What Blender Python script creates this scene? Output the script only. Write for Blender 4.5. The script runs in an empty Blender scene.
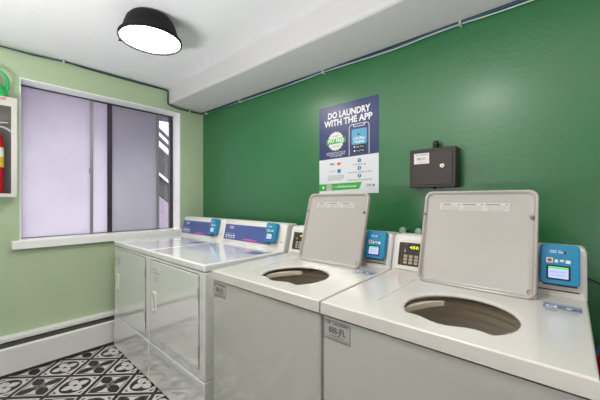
import bpy, bmesh, math, random
from mathutils import Matrix, Vector
random.seed(4)
PI = math.pi
COL = bpy.context.scene.collection

# ------------------------------------------------------------------ materials
def lin(c):
    c = c / 255.0
    return c / 12.92 if c <= 0.04045 else ((c + 0.055) / 1.055) ** 2.4

def rgb(r, g, b):
    return (lin(r), lin(g), lin(b), 1.0)

def mat(name, col, rough=0.5, metal=0.0, bump=0.0, bscale=60.0, var=0.0, vscale=4.0, coat=0.0, cior=1.5, crough=0.05, emit=None, estr=0.0, spec=0.5):
    m = bpy.data.materials.new(name); m.use_nodes = True
    nt = m.node_tree; b = nt.nodes['Principled BSDF']
    b.inputs['Base Color'].default_value = col
    b.inputs['Roughness'].default_value = rough
    b.inputs['Metallic'].default_value = metal
    b.inputs['Specular IOR Level'].default_value = spec
    if coat:
        b.inputs['Coat Weight'].default_value = coat
        b.inputs['Coat Roughness'].default_value = crough; b.inputs['Coat IOR'].default_value = cior
    if emit:
        b.inputs['Emission Color'].default_value = emit
        b.inputs['Emission Strength'].default_value = estr
    tc = nt.nodes.new('ShaderNodeTexCoord')
    if bump:
        n = nt.nodes.new('ShaderNodeTexNoise'); n.inputs['Scale'].default_value = bscale
        n.inputs['Detail'].default_value = 3.0
        nt.links.new(tc.outputs['Object'], n.inputs['Vector'])
        bp = nt.nodes.new('ShaderNodeBump'); bp.inputs['Strength'].default_value = bump
        bp.inputs['Distance'].default_value = 0.004
        nt.links.new(n.outputs['Fac'], bp.inputs['Height'])
        nt.links.new(bp.outputs['Normal'], b.inputs['Normal'])
    n2 = nt.nodes.new('ShaderNodeTexNoise'); n2.inputs['Scale'].default_value = vscale
    n2.inputs['Detail'].default_value = 4.0
    nt.links.new(tc.outputs['Object'], n2.inputs['Vector'])
    mx = nt.nodes.new('ShaderNodeMix'); mx.data_type = 'RGBA'; mx.blend_type = 'MULTIPLY'
    v = max(var, 0.01)
    ramp = nt.nodes.new('ShaderNodeMapRange')
    ramp.inputs['From Min'].default_value = 0.3; ramp.inputs['From Max'].default_value = 0.7
    ramp.inputs['To Min'].default_value = 1 - v; ramp.inputs['To Max'].default_value = 1 + v * 0.3
    nt.links.new(n2.outputs['Fac'], ramp.inputs['Value'])
    mx.inputs['Factor'].default_value = 1.0
    mx.inputs['A'].default_value = col
    nt.links.new(ramp.outputs['Result'], mx.inputs['B'])
    nt.links.new(mx.outputs['Result'], b.inputs['Base Color'])
    return m

M = {}
M['wall_green'] = mat('dark_green_wall_paint', rgb(34, 110, 60), 0.4, coat=0.45, cior=1.8, crough=0.28, bump=0.5, bscale=50, var=0.05, vscale=3)
M['wall_light'] = mat('sage_wall_paint', rgb(180, 199, 164), 0.5, bump=0.22, bscale=60, var=0.03)
M['wall_white'] = mat('white_wall_paint', rgb(166, 162, 157), 0.6, bump=0.2, bscale=60)
M['ceiling'] = mat('white_ceiling_paint', rgb(232, 233, 236), 0.7, bump=0.3, bscale=90)
M['soffit'] = mat('shaded_soffit_paint', rgb(208, 208, 209), 0.7, bump=0.5, bscale=70)  # ceiling paint toned down, soffit shade held in the colour
M['trim'] = mat('white_trim_paint', rgb(246, 250, 248), 0.35)
M['sill'] = mat('white_sill_paint', rgb(248, 248, 244), 0.3)
M['heater'] = mat('white_heater_enamel', rgb(222, 222, 218), 0.45, bump=0.1, bscale=40)
M['heater_in'] = mat('dark_heater_fins', rgb(96, 98, 88), 0.7)
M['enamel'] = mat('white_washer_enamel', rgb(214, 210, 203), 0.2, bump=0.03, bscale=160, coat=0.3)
M['enamel_front'] = mat('shaded_cabinet_enamel', rgb(192, 192, 184), 0.2, coat=0.8, cior=1.8, crough=0.03)  # deck enamel made darker, shade of the upright faces put into the colour
M['enamel_dryer'] = mat('glossy_white_dryer_enamel', rgb(238, 237, 236), 0.2, coat=1.0, cior=1.5, crough=0.1)
M['dryer_front'] = mat('glossy_shaded_dryer_front', rgb(228, 230, 226), 0.14, coat=1.0, cior=2.1, crough=0.02)  # dryer enamel split from the deck, front shade carried in its colour
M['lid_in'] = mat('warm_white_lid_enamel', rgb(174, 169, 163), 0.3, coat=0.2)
M['console_white'] = mat('white_console_plastic', rgb(222, 219, 214), 0.4)
M['steel'] = mat('drum_steel', rgb(214, 206, 188), 0.4, 0.1, bscale=80)
M['tub_ring'] = mat('cream_tub_ring_plastic', rgb(226, 214, 194), 0.4)
M['tub_dark'] = mat('dark_tub_gap', rgb(60, 55, 48), 0.6)
M['agit'] = mat('pale_agitator_plastic', rgb(205, 196, 180), 0.35)
M['gap'] = mat('dark_gap', rgb(48, 46, 44), 0.6)
M['panel_dark'] = mat('brown_black_control_panel', rgb(52, 45, 38), 0.35)
M['beige'] = mat('beige_keys', rgb(176, 162, 138), 0.5)
M['panel_blue'] = mat('slate_blue_control_panel', rgb(74, 92, 150), 0.3)
M['pink'] = mat('pink_ink', rgb(222, 84, 150), 0.5)
M['teal'] = mat('card_reader_blue_plastic', rgb(32, 134, 178), 0.3)
M['black'] = mat('black_plastic', rgb(26, 26, 28), 0.35)
M['blackmetal'] = mat('matt_black_enamel', rgb(13, 11, 12), 0.65, spec=0.3)
M['screen'] = mat('lit_lcd_screen', rgb(150, 160, 215), 0.2, emit=rgb(190, 196, 250), estr=0.55)
M['screen_green'] = mat('lit_screen_green', rgb(70, 190, 80), 0.2, emit=rgb(90, 220, 100), estr=0.5)
M['digit'] = mat('yellow_led', rgb(200, 200, 30), 0.4, emit=rgb(215, 215, 20), estr=0.8)
M['ink_white'] = mat('white_ink', rgb(240, 240, 242), 0.5)
M['ink_black'] = mat('black_ink', rgb(40, 40, 42), 0.5)
M['ink_grey'] = mat('grey_ink', rgb(122, 122, 122), 0.5)
M['ink_red'] = mat('red_ink', rgb(190, 80, 70), 0.5)
M['ink_blue'] = mat('blue_ink', rgb(30, 120, 170), 0.5)
M['ink_green'] = mat('green_ink', rgb(58, 172, 66), 0.45)
M['label_grey'] = mat('grey_metal_label', rgb(178, 177, 172), 0.4)
M['label_white'] = mat('white_label', rgb(226, 226, 222), 0.5)
M['decal_dark'] = mat('dusky_blue_decal', rgb(96, 104, 134), 0.4)
M['lid_label'] = mat('pale_grey_lid_label', rgb(190, 186, 182), 0.5)
M['label_blue'] = mat('blue_grey_decal', rgb(124, 146, 172), 0.4)
M['paper'] = mat('white_poster_paper', rgb(222, 224, 228), 0.35)
M['navy'] = mat('navy_poster_ink', rgb(58, 68, 116), 0.3, var=0.25, vscale=5)
M['sky'] = mat('sky_blue_poster_ink', rgb(92, 168, 206), 0.4)
M['orange'] = mat('orange_ink', rgb(240, 140, 40), 0.5)
M['box_brown'] = mat('brown_lock_box_enamel', rgb(52, 44, 41), 0.4, bump=0.05)
M['box_dark'] = mat('dark_seam', rgb(30, 26, 25), 0.6)
M['brass'] = mat('nickel_lock', rgb(215, 210, 180), 0.25, 0.9)
M['alu'] = mat('window_aluminium', rgb(150, 148, 150), 0.4, 0.5)
M['dark_alu'] = mat('dark_bronze_window_frame', rgb(56, 50, 56), 0.4, 0.3)
M['cable_black'] = mat('black_cable', rgb(28, 36, 38), 0.5)
M['cable_blue'] = mat('blue_cable', rgb(62, 92, 128), 0.5)
M['cable_white'] = mat('white_cable', rgb(205, 210, 215), 0.5)
M['clip'] = mat('clear_cable_clip', rgb(200, 205, 190), 0.4)
M['cab_white'] = mat('white_extinguisher_cabinet', rgb(200, 196, 190), 0.5, bump=0.1)
M['cab_in'] = mat('grey_cabinet_interior', rgb(126, 126, 118), 0.6)
M['red'] = mat('red_cylinder_enamel', rgb(186, 28, 40), 0.25)
M['yellow'] = mat('yellow_label', rgb(220, 196, 70), 0.5)
M['silver'] = mat('silver_metal', rgb(205, 205, 205), 0.3, 0.8)
M['jug'] = mat('green_jug_plastic', rgb(20, 172, 84), 0.3)
M['valve'] = mat('frosted_green_plastic_knob', rgb(170, 200, 180), 0.3)
M['bulb'] = mat('lamp_diffuser', rgb(255, 252, 245), 0.4, emit=(1, 0.97, 0.92, 1), estr=30.0)
M['ext_dark'] = mat('dark_stair_steel', rgb(26, 24, 28), 0.6)
M['ext_lav'] = mat('lavender_stucco', rgb(112, 104, 116), 0.8, bump=0.2)
M['ext_white'] = mat('pale_stucco', rgb(160, 156, 176), 0.8, bump=0.2)
M['ext_ground'] = mat('pinkish_concrete', rgb(130, 114, 118), 0.9, bump=0.2)
M['ext_shade_slab'] = mat('grey_shade_slab', rgb(70, 74, 90), 0.8)

def film(name, col, trans):
    m = bpy.data.materials.new(name); m.use_nodes = True
    nt = m.node_tree
    for n in list(nt.nodes): nt.nodes.remove(n)
    out = nt.nodes.new('ShaderNodeOutputMaterial')
    t = nt.nodes.new('ShaderNodeBsdfTranslucent'); d = nt.nodes.new('ShaderNodeBsdfDiffuse'); g = nt.nodes.new('ShaderNodeBsdfGlossy')
    t.inputs['Color'].default_value = trans; d.inputs['Color'].default_value = col
    g.inputs['Roughness'].default_value = 0.35
    tc = nt.nodes.new('ShaderNodeTexCoord'); no = nt.nodes.new('ShaderNodeTexNoise'); no.inputs['Scale'].default_value = 2.5
    no.inputs['Detail'].default_value = 6
    nt.links.new(tc.outputs['Object'], no.inputs['Vector'])
    mr = nt.nodes.new('ShaderNodeMapRange'); mr.inputs['To Min'].default_value = 0.85; mr.inputs['To Max'].default_value = 1.1
    nt.links.new(no.outputs['Fac'], mr.inputs['Value'])
    mx = nt.nodes.new('ShaderNodeMix'); mx.data_type = 'RGBA'; mx.blend_type = 'MULTIPLY'; mx.inputs['Factor'].default_value = 1
    mx.inputs['A'].default_value = trans; nt.links.new(mr.outputs['Result'], mx.inputs['B'])
    nt.links.new(mx.outputs['Result'], t.inputs['Color'])
    m1 = nt.nodes.new('ShaderNodeMixShader'); m1.inputs[0].default_value = 0.10
    nt.links.new(t.outputs[0], m1.inputs[1]); nt.links.new(d.outputs[0], m1.inputs[2])
    m2 = nt.nodes.new('ShaderNodeMixShader'); m2.inputs[0].default_value = 0.05
    nt.links.new(m1.outputs[0], m2.inputs[1]); nt.links.new(g.outputs[0], m2.inputs[2])
    nt.links.new(m2.outputs[0], out.inputs['Surface'])
    return m
M['film_a'] = film('frosted_lavender_film', rgb(190, 186, 205), (0.77, 0.76, 0.77, 1))
M['film_b'] = film('frosted_dusky_film', rgb(140, 130, 142), (0.60, 0.61, 0.61, 1))
gm = bpy.data.materials.new('clear_glass'); gm.use_nodes = True
nt = gm.node_tree; pb = nt.nodes['Principled BSDF']
tr = nt.nodes.new('ShaderNodeBsdfTransparent'); ms = nt.nodes.new('ShaderNodeMixShader'); ms.inputs[0].default_value = 0.04
gl = nt.nodes.new('ShaderNodeBsdfGlossy'); gl.inputs['Roughness'].default_value = 0.02
nt.links.new(tr.outputs[0], ms.inputs[1]); nt.links.new(gl.outputs[0], ms.inputs[2])
nt.links.new(ms.outputs[0], nt.nodes['Material Output'].inputs['Surface'])
M['glass'] = gm

# floor tile material: patterned cement tiles laid at 45 degrees
def floor_mat():
    m = bpy.data.materials.new('patterned_black_white_tile'); m.use_nodes = True
    nt = m.node_tree; b = nt.nodes['Principled BSDF']
    def val(x):
        return x
    def op(o, a, bb=None, c=None):
        n = nt.nodes.new('ShaderNodeMath'); n.operation = o
        for i, x in enumerate((a, bb, c)):
            if x is None: continue
            if isinstance(x, (int, float)): n.inputs[i].default_value = x
            else: nt.links.new(x, n.inputs[i])
        return n.outputs[0]
    g = nt.nodes.new('ShaderNodeNewGeometry'); sp = nt.nodes.new('ShaderNodeSeparateXYZ')
    nt.links.new(g.outputs['Position'], sp.inputs[0])
    X = op('ADD', sp.outputs[0], 2.68); Y = op('SUBTRACT', sp.outputs[1], 0.5)
    a = op('DIVIDE', op('ADD', X, Y), 0.326); c = op('DIVIDE', op('SUBTRACT', X, Y), 0.326)
    fa, fc = op('FLOOR', a), op('FLOOR', c)
    u = op('ABSOLUTE', op('SUBTRACT', op('SUBTRACT', a, fa), 0.5)); v = op('ABSOLUTE', op('SUBTRACT', op('SUBTRACT', c, fc), 0.5))
    par = op('ABSOLUTE', op('SUBTRACT', op('FLOORED_MODULO', op('ADD', fa, fc), 2.0), 0.0))   # 0 = flower
    cross = op('GREATER_THAN', par, 0.5)
    mx = op('MAXIMUM', u, v)
    p = op('MULTIPLY', op('ADD', u, v), 0.70711); q = op('ABSOLUTE', op('MULTIPLY', op('SUBTRACT', u, v), 0.70711))
    r = op('SQRT', op('ADD', op('MULTIPLY', u, u), op('MULTIPLY', v, v)))
    def leaf(k, L, o=0.0):
        pp = op('SUBTRACT', p, o)
        return op('LESS_THAN', q, op('MULTIPLY', op('MULTIPLY', pp, k), op('SUBTRACT', 1.0, op('DIVIDE', pp, L))))
    AND = lambda x, y: op('MULTIPLY', x, y)
    OR = lambda x, y: op('MAXIMUM', x, y)
    NOT = lambda x: op('SUBTRACT', 1.0, x)
    inside = op('LESS_THAN', mx, 0.445)
    core = op('LESS_THAN', mx, 0.40)
    # cross tile
    crosslight = AND(inside, NOT(OR(leaf(1.15, 0.50, 0.05), AND(op('LESS_THAN', op('MINIMUM', u, v), 0.022), op('LESS_THAN', mx, 0.20)))))
    crosslight = AND(crosslight, NOT(AND(AND(op('GREATER_THAN', mx, 0.375), op('LESS_THAN', mx, 0.405)), op('GREATER_THAN', 0.6, 0.5))))
    # flower tile
    disc = op('LESS_THAN', r, 0.385)
    petals = AND(leaf(1.5, 0.33, 0.015), op('GREATER_THAN', r, 0.05))
    ringl = AND(AND(op('GREATER_THAN', r, 0.36), op('LESS_THAN', r, 0.41)), core)
    corner = AND(op('GREATER_THAN', op('ADD', u, v), 0.66), op('LESS_THAN', mx, 0.385))
    flow = AND(inside, OR(AND(disc, petals), AND(NOT(disc), NOT(corner))))
    light = op('ADD', op('MULTIPLY', cross, crosslight), op('MULTIPLY', NOT(cross), flow))
    no = nt.nodes.new('ShaderNodeTexNoise'); no.inputs['Scale'].default_value = 30
    nt.links.new(g.outputs['Position'], no.inputs['Vector'])
    mr = nt.nodes.new('ShaderNodeMapRange'); mr.inputs['To Min'].default_value = 0.8; mr.inputs['To Max'].default_value = 1.15
    nt.links.new(no.outputs['Fac'], mr.inputs['Value'])
    mix = nt.nodes.new('ShaderNodeMix'); mix.data_type = 'RGBA'
    nt.links.new(light, mix.inputs['Factor'])
    mix.inputs['A'].default_value = rgb(38, 37, 41); mix.inputs['B'].default_value = rgb(205, 200, 196)
    mm = nt.nodes.new('ShaderNodeMix'); mm.data_type = 'RGBA'; mm.blend_type = 'MULTIPLY'; mm.inputs['Factor'].default_value = 1
    nt.links.new(mix.outputs['Result'], mm.inputs['A']); nt.links.new(mr.outputs['Result'], mm.inputs['B'])
    nt.links.new(mm.outputs['Result'], b.inputs['Base Color'])
    b.inputs['Roughness'].default_value = 0.45
    return m
M['floor'] = floor_mat()

# ------------------------------------------------------------------ mesh helpers
def box(bm, x0, x1, y0, y1, z0, z1):
    vs = [bm.verts.new(p) for p in ((x0, y0, z0), (x1, y0, z0), (x1, y1, z0), (x0, y1, z0), (x0, y0, z1), (x1, y0, z1), (x1, y1, z1), (x0, y1, z1))]
    for f in ((3, 2, 1, 0), (4, 5, 6, 7), (0, 1, 5, 4), (1, 2, 6, 5), (2, 3, 7, 6), (3, 0, 4, 7)):
        bm.faces.new([vs[i] for i in f])

def rrect(w, h, r, n=5, cx=0, cy=0):
    pts = []
    for (sx, sy, a0) in ((1, 1, 0), (-1, 1, 90), (-1, -1, 180), (1, -1, 270)):
        for i in range(n + 1):
            a = math.radians(a0 + 90 * i / n)
            pts.append((cx + sx * (w / 2 - r) + r * math.cos(a), cy + sy * (h / 2 - r) + r * math.sin(a)))
    return pts

def prism(bm, pts, z0, z1, Mx=None):
    """closed 2-D outline (counter-clockwise) extruded along local z"""
    Mx = Mx or Matrix()
    lo = [bm.verts.new(Mx @ Vector((x, y, z0))) for x, y in pts]
    hi = [bm.verts.new(Mx @ Vector((x, y, z1))) for x, y in pts]
    n = len(pts)
    bm.faces.new(hi); bm.faces.new(lo[::-1])
    for i in range(n):
        bm.faces.new((lo[i], lo[(i + 1) % n], hi[(i + 1) % n], hi[i]))

def loops(bm, rings, close_first=False, close_last=False):
    """bridges rings of equal length"""
    vr = [[bm.verts.new(p) for p in r] for r in rings]
    n = len(vr[0])
    for a, b in zip(vr, vr[1:]):
        for i in range(n):
            bm.faces.new((a[i], a[(i + 1) % n], b[(i + 1) % n], b[i]))
    if close_first: bm.faces.new(vr[0][::-1])
    if close_last: bm.faces.new(vr[-1])

def lathe(bm, prof, n=48, c=(0, 0, 0), Mx=None, caps=(False, False)):
    Mx = Mx or Matrix.Translation(c)
    rings = [[Mx @ Vector((r * math.cos(2 * PI * i / n), r * math.sin(2 * PI * i / n), z)) for i in range(n)] for r, z in prof]
    loops(bm, rings, caps[0], caps[1])

def tube(bm, pts, r, n=8):
    pts = [Vector(p) for p in pts]
    up = Vector((0.13, 0.21, 1)).normalized()
    rings = []
    for i, p in enumerate(pts):
        t = (pts[min(i + 1, len(pts) - 1)] - pts[max(i - 1, 0)]).normalized()
        a = t.cross(up)
        if a.length < 1e-3: a = t.cross(Vector((1, 0, 0)))
        a.normalize(); b = t.cross(a).normalized()
        rings.append([p + a * (r * math.cos(2 * PI * k / n)) + b * (r * math.sin(2 * PI * k / n)) for k in range(n)])
    loops(bm, rings, True, True)

def smooth_path(pts, sub=6):
    P = [Vector(p) for p in pts]; out = []
    for i in range(len(P) - 1):
        p0 = P[max(i - 1, 0)]; p1 = P[i]; p2 = P[i + 1]; p3 = P[min(i + 2, len(P) - 1)]
        for k in range(sub):
            t = k / sub
            out.append(0.5 * ((2 * p1) + (p2 - p0) * t + (2 * p0 - 5 * p1 + 4 * p2 - p3) * t * t + (3 * p1 - p0 - 3 * p2 + p3) * t ** 3))
    out.append(P[-1]); return out

def obj(name, bm, m, parent=None, bevel=0.0, smooth=True, seg=2):
    bmesh.ops.recalc_face_normals(bm, faces=bm.faces)
    me = bpy.data.meshes.new(name); bm.to_mesh(me); bm.free()
    me.materials.append(M[m] if isinstance(m, str) else m)
    if smooth:
        for p in me.polygons: p.use_smooth = True
        me.set_sharp_from_angle(angle=math.radians(35))
    o = bpy.data.objects.new(name, me); COL.objects.link(o)
    if parent: o.parent = parent
    if bevel:
        b = o.modifiers.new('bevel', 'BEVEL'); b.width = bevel; b.segments = seg; b.limit_method = 'ANGLE'; b.angle_limit = math.radians(40)
        if smooth:
            wn = o.modifiers.new('weighted_normals', 'WEIGHTED_NORMAL'); wn.weight = 100; wn.keep_sharp = True
    return o

def thing(name, label, cat, loc=(0, 0, 0), rz=0, group=None):
    o = bpy.data.objects.new(name, None); COL.objects.link(o); o.empty_display_size = 0.1
    o.location = loc; o.rotation_euler = (0, 0, rz); tag(o, label, cat, group)
    return o

def tag(o, label=None, cat=None, group=None, kind=None):
    if label: o['label'] = label
    if cat: o['category'] = cat
    if group: o['group'] = group
    if kind: o['kind'] = kind
    return o

_glyph = {}
def text(bm, s, size, Mx, w=None, align='CENTER', bold=0.0, ext=0.0003):
    key = (s, align, bold)
    if key not in _glyph:
        cu = bpy.data.curves.new('t', 'FONT'); cu.body = s; cu.size = 1; cu.align_x = align; cu.align_y = 'CENTER'
        cu.resolution_u = 2; cu.offset = bold
        o = bpy.data.objects.new('t', cu); COL.objects.link(o)
        bpy.context.view_layer.update()
        me = bpy.data.meshes.new_from_object(o.evaluated_get(bpy.context.evaluated_depsgraph_get()))
        bpy.data.objects.remove(o); bpy.data.curves.remove(cu)
        _glyph[key] = me
    me = _glyph[key]
    xs = [v.co.x for v in me.vertices]; wid = (max(xs) - min(xs)) if xs else 1
    sx = size if w is None else w / wid
    t = bmesh.new(); t.from_mesh(me)
    t.transform(Mx @ Matrix.Diagonal((sx, size, 1, 1)))
    tmp = bpy.data.meshes.new('tmp'); t.to_mesh(tmp); t.free(); bm.from_mesh(tmp); bpy.data.meshes.remove(tmp)

def frame(o, x, y):
    """matrix with local x along vector x, y along vector y, z = x cross y"""
    x = Vector(x).normalized(); y = Vector(y).normalized(); z = x.cross(y)
    m = Matrix((x, y, z)).transposed().to_4x4(); m.translation = Vector(o)
    return m

def copy_tree(o, parent=None):
    c = o.copy(); COL.objects.link(c)
    if parent: c.parent = parent
    for ch in list(o.children): copy_tree(ch, c)
    return c

# ------------------------------------------------------------------ room
LW, BW, RW, FW = -3.045, 1.77, 1.75, -1.75      # left, back, right and front wall faces
CZ = 2.398
bm = bmesh.new(); box(bm, LW - 0.2, RW + 0.1, FW - 0.1, BW + 0.1, -0.1, 0)
tag(obj('floor', bm, 'floor', smooth=False), 'black and white patterned cement tile floor laid diagonally', 'floor', kind='structure')
bm = bmesh.new(); box(bm, LW - 0.2, RW + 0.1, FW - 0.1, BW + 0.1, CZ, CZ + 0.1)
tag(obj('ceiling', bm, 'ceiling', smooth=False), 'flat white ceiling carrying the black lamp', 'ceiling', kind='structure')
bm = bmesh.new(); box(bm, LW - 0.2, RW + 0.1, BW, BW + 0.1, 0, CZ)
tag(obj('wall_back', bm, 'wall_green', smooth=False), 'dark green textured wall behind the washers', 'wall', kind='structure')
bm = bmesh.new(); box(bm, RW, RW + 0.1, FW, BW, 0, CZ)
tag(obj('wall_right', bm, 'wall_white', smooth=False), 'plain wall outside the view on the right', 'wall', kind='structure')
bm = bmesh.new(); box(bm, LW, RW, FW - 0.1, FW, 0, CZ)
tag(obj('wall_front', bm, 'wall_white', smooth=False), 'plain white wall behind the viewer', 'wall', kind='structure')
WY0, WY1, WZ0, WZ1 = 0.267, 1.506, 0.960, 2.182
bm = bmesh.new()
XO = LW - 0.2
box(bm, XO, LW, FW, WY0, 0, CZ); box(bm, XO, LW, WY1, BW, 0, CZ)
box(bm, XO, LW, WY0, WY1, 0, WZ0); box(bm, XO, LW, WY0, WY1, WZ1, CZ)
tag(obj('wall_left', bm, 'wall_light', smooth=False), 'pale sage green wall with the window', 'wall', kind='structure')
# soffit
bm = bmesh.new()
sy = 1.377
zl, zr = 2.250, 2.218
P = [(LW, sy, zl), (-0.9, sy, zr), (RW, sy, zr)]
fr = [bm.verts.new(p) for p in P]; bk = [bm.verts.new((p[0], BW, p[2] - (0.012 if k == 0 else 0.0))) for k, p in enumerate(P)]
ft = [bm.verts.new((p[0], sy - 0.002, CZ + 0.05)) for p in P]; bt = [bm.verts.new((p[0], BW, CZ + 0.05)) for p in P]
for i in range(2):
    bm.faces.new((fr[i], fr[i + 1], ft[i + 1], ft[i])); bm.faces.new((fr[i + 1], fr[i], bk[i], bk[i + 1]))
    bm.faces.new((ft[i], ft[i + 1], bt[i + 1], bt[i])); bm.faces.new((bk[i + 1], bk[i], bt[i], bt[i + 1]))
bm.faces.new((fr[0], ft[0], bt[0], bk[0])); bm.faces.new((fr[2], bk[2], bt[2], ft[2]))
tag(obj('trim_1', bm, 'soffit', bevel=0.02, smooth=True, seg=3), 'white plaster soffit along the top of the dark green wall', 'soffit', kind='structure')

# ------------------------------------------------------------------ window
win = thing('window_1', 'sliding window with frosted lavender panes in the sage wall', 'window', (LW, WY0, WZ0)); win['kind'] = 'structure'
def W(y): return y - WY0
def Z(z): return z - WZ0
GX = -0.165
bm = bmesh.new()
H1 = WZ1 - WZ0; W1 = WY1 - WY0
box(bm, -0.17, 0.001, 0.0, W1, H1 - 0.008, H1); box(bm, -0.17, 0.001, W1 - 0.008, W1, 0.006, H1 - 0.008); box(bm, -0.17, 0.001, 0, 0.006, 0.006, H1 - 0.008)
obj('reveal', bm, 'trim', win, smooth=False)
bm = bmesh.new(); box(bm, -0.17, 0.035, -0.045, W1 + 0.03, -0.056, 0.006)
obj('window_sill', bm, 'sill', win, bevel=0.004)
bm = bmesh.new()
h0, h1 = 0.006, H1 - 0.008; y0, y1 = 0.006, W1 - 0.008
for a in ((y0, y0 + 0.012, h0, h1), (y1 - 0.030, y1, h0, h1), (y0, y1, h1 - 0.008, h1), (y0, y1, h0, h0 + 0.004)):
    box(bm, -0.195, -0.15, a[0], a[1], a[2], a[3])
obj('window_frame', bm, 'dark_alu', win, bevel=0.002)
a0, a1 = h0 + 0.004, h1 - 0.008
def pane(name, ya, yb, x, m):
    bm = bmesh.new(); box(bm, x - 0.002, x + 0.002, W(ya), W(yb), a0, a1)
    return obj(name, bm, m, win, smooth=False)
pane('window_pane', 0.285, 0.747, -0.165, 'film_a')
pane('window_pane', 0.767, 0.888, -0.178, 'film_a')
pane('window_pane', 0.918, 1.336, -0.178, 'film_b')
pane('window_pane', 1.356, 1.47, -0.180, 'glass')
bm = bmesh.new(); box(bm, -0.176, -0.152, W(0.745), W(0.768), a0, a1)
s = obj('sash_stile', bm, 'alu', win, bevel=0.002)
bm = bmesh.new(); box(bm, -0.153, -0.138, W(0.735), W(0.762), Z(1.505), Z(1.56))
obj('latch', bm, 'alu', s, bevel=0.003)
bm = bmesh.new(); box(bm, -0.19, -0.158, W(0.884), W(0.92), a0, a1)
obj('sash_stile', bm, 'dark_alu', win, bevel=0.002)
bm = bmesh.new(); box(bm, -0.19, -0.160, W(1.334), W(1.356), a0, a1)
obj('sash_stile', bm, 'alu', win, bevel=0.002)

# outdoors
bm = bmesh.new(); box(bm, -14, LW - 0.2, -6, 10, -0.12, -0.02)
tag(obj('ground', bm, 'ext_ground', smooth=False), 'pinkish concrete ground outside the window', 'ground', kind='structure')
bm = bmesh.new(); box(bm, LW - 0.80, LW - 0.2, -3, 4.5, 2.27, 2.38)  # slab added to keep sky light off the upper panes
tag(obj('trim_2', bm, 'ext_shade_slab', smooth=False), 'added grey slab above the window outside, shading the panes', 'shade_slab', kind='structure')
bm = bmesh.new(); box(bm, -9.5, -7.0, -6, 10, -0.02, 4.3)
b = obj('neighbouring_building', bm, 'ext_white', smooth=False)
tag(b, 'pale building wall seen through the clear slit of the window', 'building')
st = thing('exterior_staircase', 'dark steel outdoor staircase seen through the clear slit of the window', 'staircase', (-4.4, 1.2, -0.02))
# local: y from 0 (world 1.2); slope descends towards +y
def zs(z, y): return z - 0.82 * (y - 0.66) + 0.02
def band(bm, x0, x1, za, zb, ya=0.0, yb=2.4):
    pts = [(ya, zs(za, ya)), (yb, zs(za, yb)), (yb, zs(zb, yb)), (ya, zs(zb, ya))]
    prism(bm, pts, x0, x1, frame((0, 0, 0), (0, 1, 0), (0, 0, 1)))
bm = bmesh.new(); band(bm, -0.02, 0.02, 2.265, 2.31); obj('handrail', bm, 'ext_dark', st)
bm = bmesh.new(); band(bm, -0.02, 0.02, 2.14, 2.19); obj('mid_rail', bm, 'ext_dark', st)
bm = bmesh.new(); band(bm, -0.02, 0.02, 1.62, 1.665); obj('mid_rail', bm, 'alu', st)
bm = bmesh.new(); band(bm, -0.08, -0.03, 1.36, 2.06); obj('stringer', bm, 'ext_dark', st)
bm = bmesh.new()
for k in range(9):
    y = 0.1 + k * 0.25; box(bm, -1.0, -0.08, y, y + 0.28, zs(1.42, y) - 0.04, zs(1.42, y))
obj('treads', bm, 'ext_dark', st)
for y in (0.3, 1.5):
    bm = bmesh.new(); box(bm, -0.03, 0.02, y - 0.02, y + 0.02, zs(1.4, y), zs(2.29, y)); obj('post', bm, 'ext_dark', st)
bm = bmesh.new(); prism(bm, [(0, 0), (2.1, 0), (2.1, 0.15), (0, zs(1.36, 0))], -0.12, -0.02, frame((0, 0, 0), (0, 1, 0), (0, 0, 1)))
obj('side_wall', bm, 'ext_lav', st)

# ------------------------------------------------------------------ baseboard heater
ht = thing('baseboard_heater', 'long white baseboard heater cover running along the sage wall', 'heater', (LW, FW + 0.02, 0))
L = (BW - 0.03) - (FW + 0.02)
fx = 0.065
bm = bmesh.new()
pr = [(0.0, 0.265), (fx - 0.02, 0.262), (fx, 0.254), (fx, 0.279), (fx - 0.012, 0.286), (0.0, 0.286)]
prism(bm, [(x, z) for x, z in pr], 0, L, frame((0, L, 0), (1, 0, 0), (0, 0, 1)))
obj('top_hood', bm, 'heater', ht, bevel=0.002)
bm = bmesh.new()
pr = [(fx - 0.006, 0.032), (fx, 0.026), (fx, 0.200), (fx - 0.012, 0.212), (fx - 0.018, 0.206), (fx - 0.006, 0.195)]
prism(bm, pr, 0, L, frame((0, L, 0), (1, 0, 0), (0, 0, 1)))
obj('front_cover', bm, 'heater', ht)
bm = bmesh.new(); box(bm, 0.001, 0.045, 0, L, 0.0, 0.24)
obj('heating_element', bm, 'heater_in', ht, smooth=False)

# ------------------------------------------------------------------ ceiling lamps
def lamp(x, y, label, scale=1.0):
    t = thing('ceiling_lamp', label, 'lamp', (x, y, 2.252), group='black dome ceiling lamps')
    bm = bmesh.new()
    h = CZ - 2.252
    lathe(bm, [(0.0005, h), (0.095, h), (0.118, h - 0.008), (0.136, h - 0.03), (0.151, h - 0.075), (0.163, 0.028), (0.168, 0.022), (0.180, 0.018), (0.180, 0.0), (0.171, 0.0), (0.168, 0.012), (0.155, 0.03), (0.146, h - 0.075), (0.125, h - 0.03), (0.0005, h - 0.02)], 64)
    obj('lamp_shade', bm, 'blackmetal', t)
    bm = bmesh.new(); lathe(bm, [(0.0005, 0.0045), (0.09, 0.005), (0.15, 0.008), (0.169, 0.010), (0.169, 0.013), (0.0005, 0.013)], 64)
    obj('diffuser', bm, 'bulb', t)
    for a in (222,):
        a = math.radians(a); bm = bmesh.new()
        lathe(bm, [(0.0005, 0), (0.005, 0), (0.006, 0.003), (0.006, 0.008), (0.003, 0.009), (0.003, 0.016), (0.0005, 0.016)], 12,
              Mx=frame((0.187 * math.cos(a), 0.187 * math.sin(a), 0.009), (0, 0, 1), (math.sin(a), -math.cos(a), 0)))
        obj('thumb_screw', bm, 'blackmetal', t)
    return t
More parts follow.
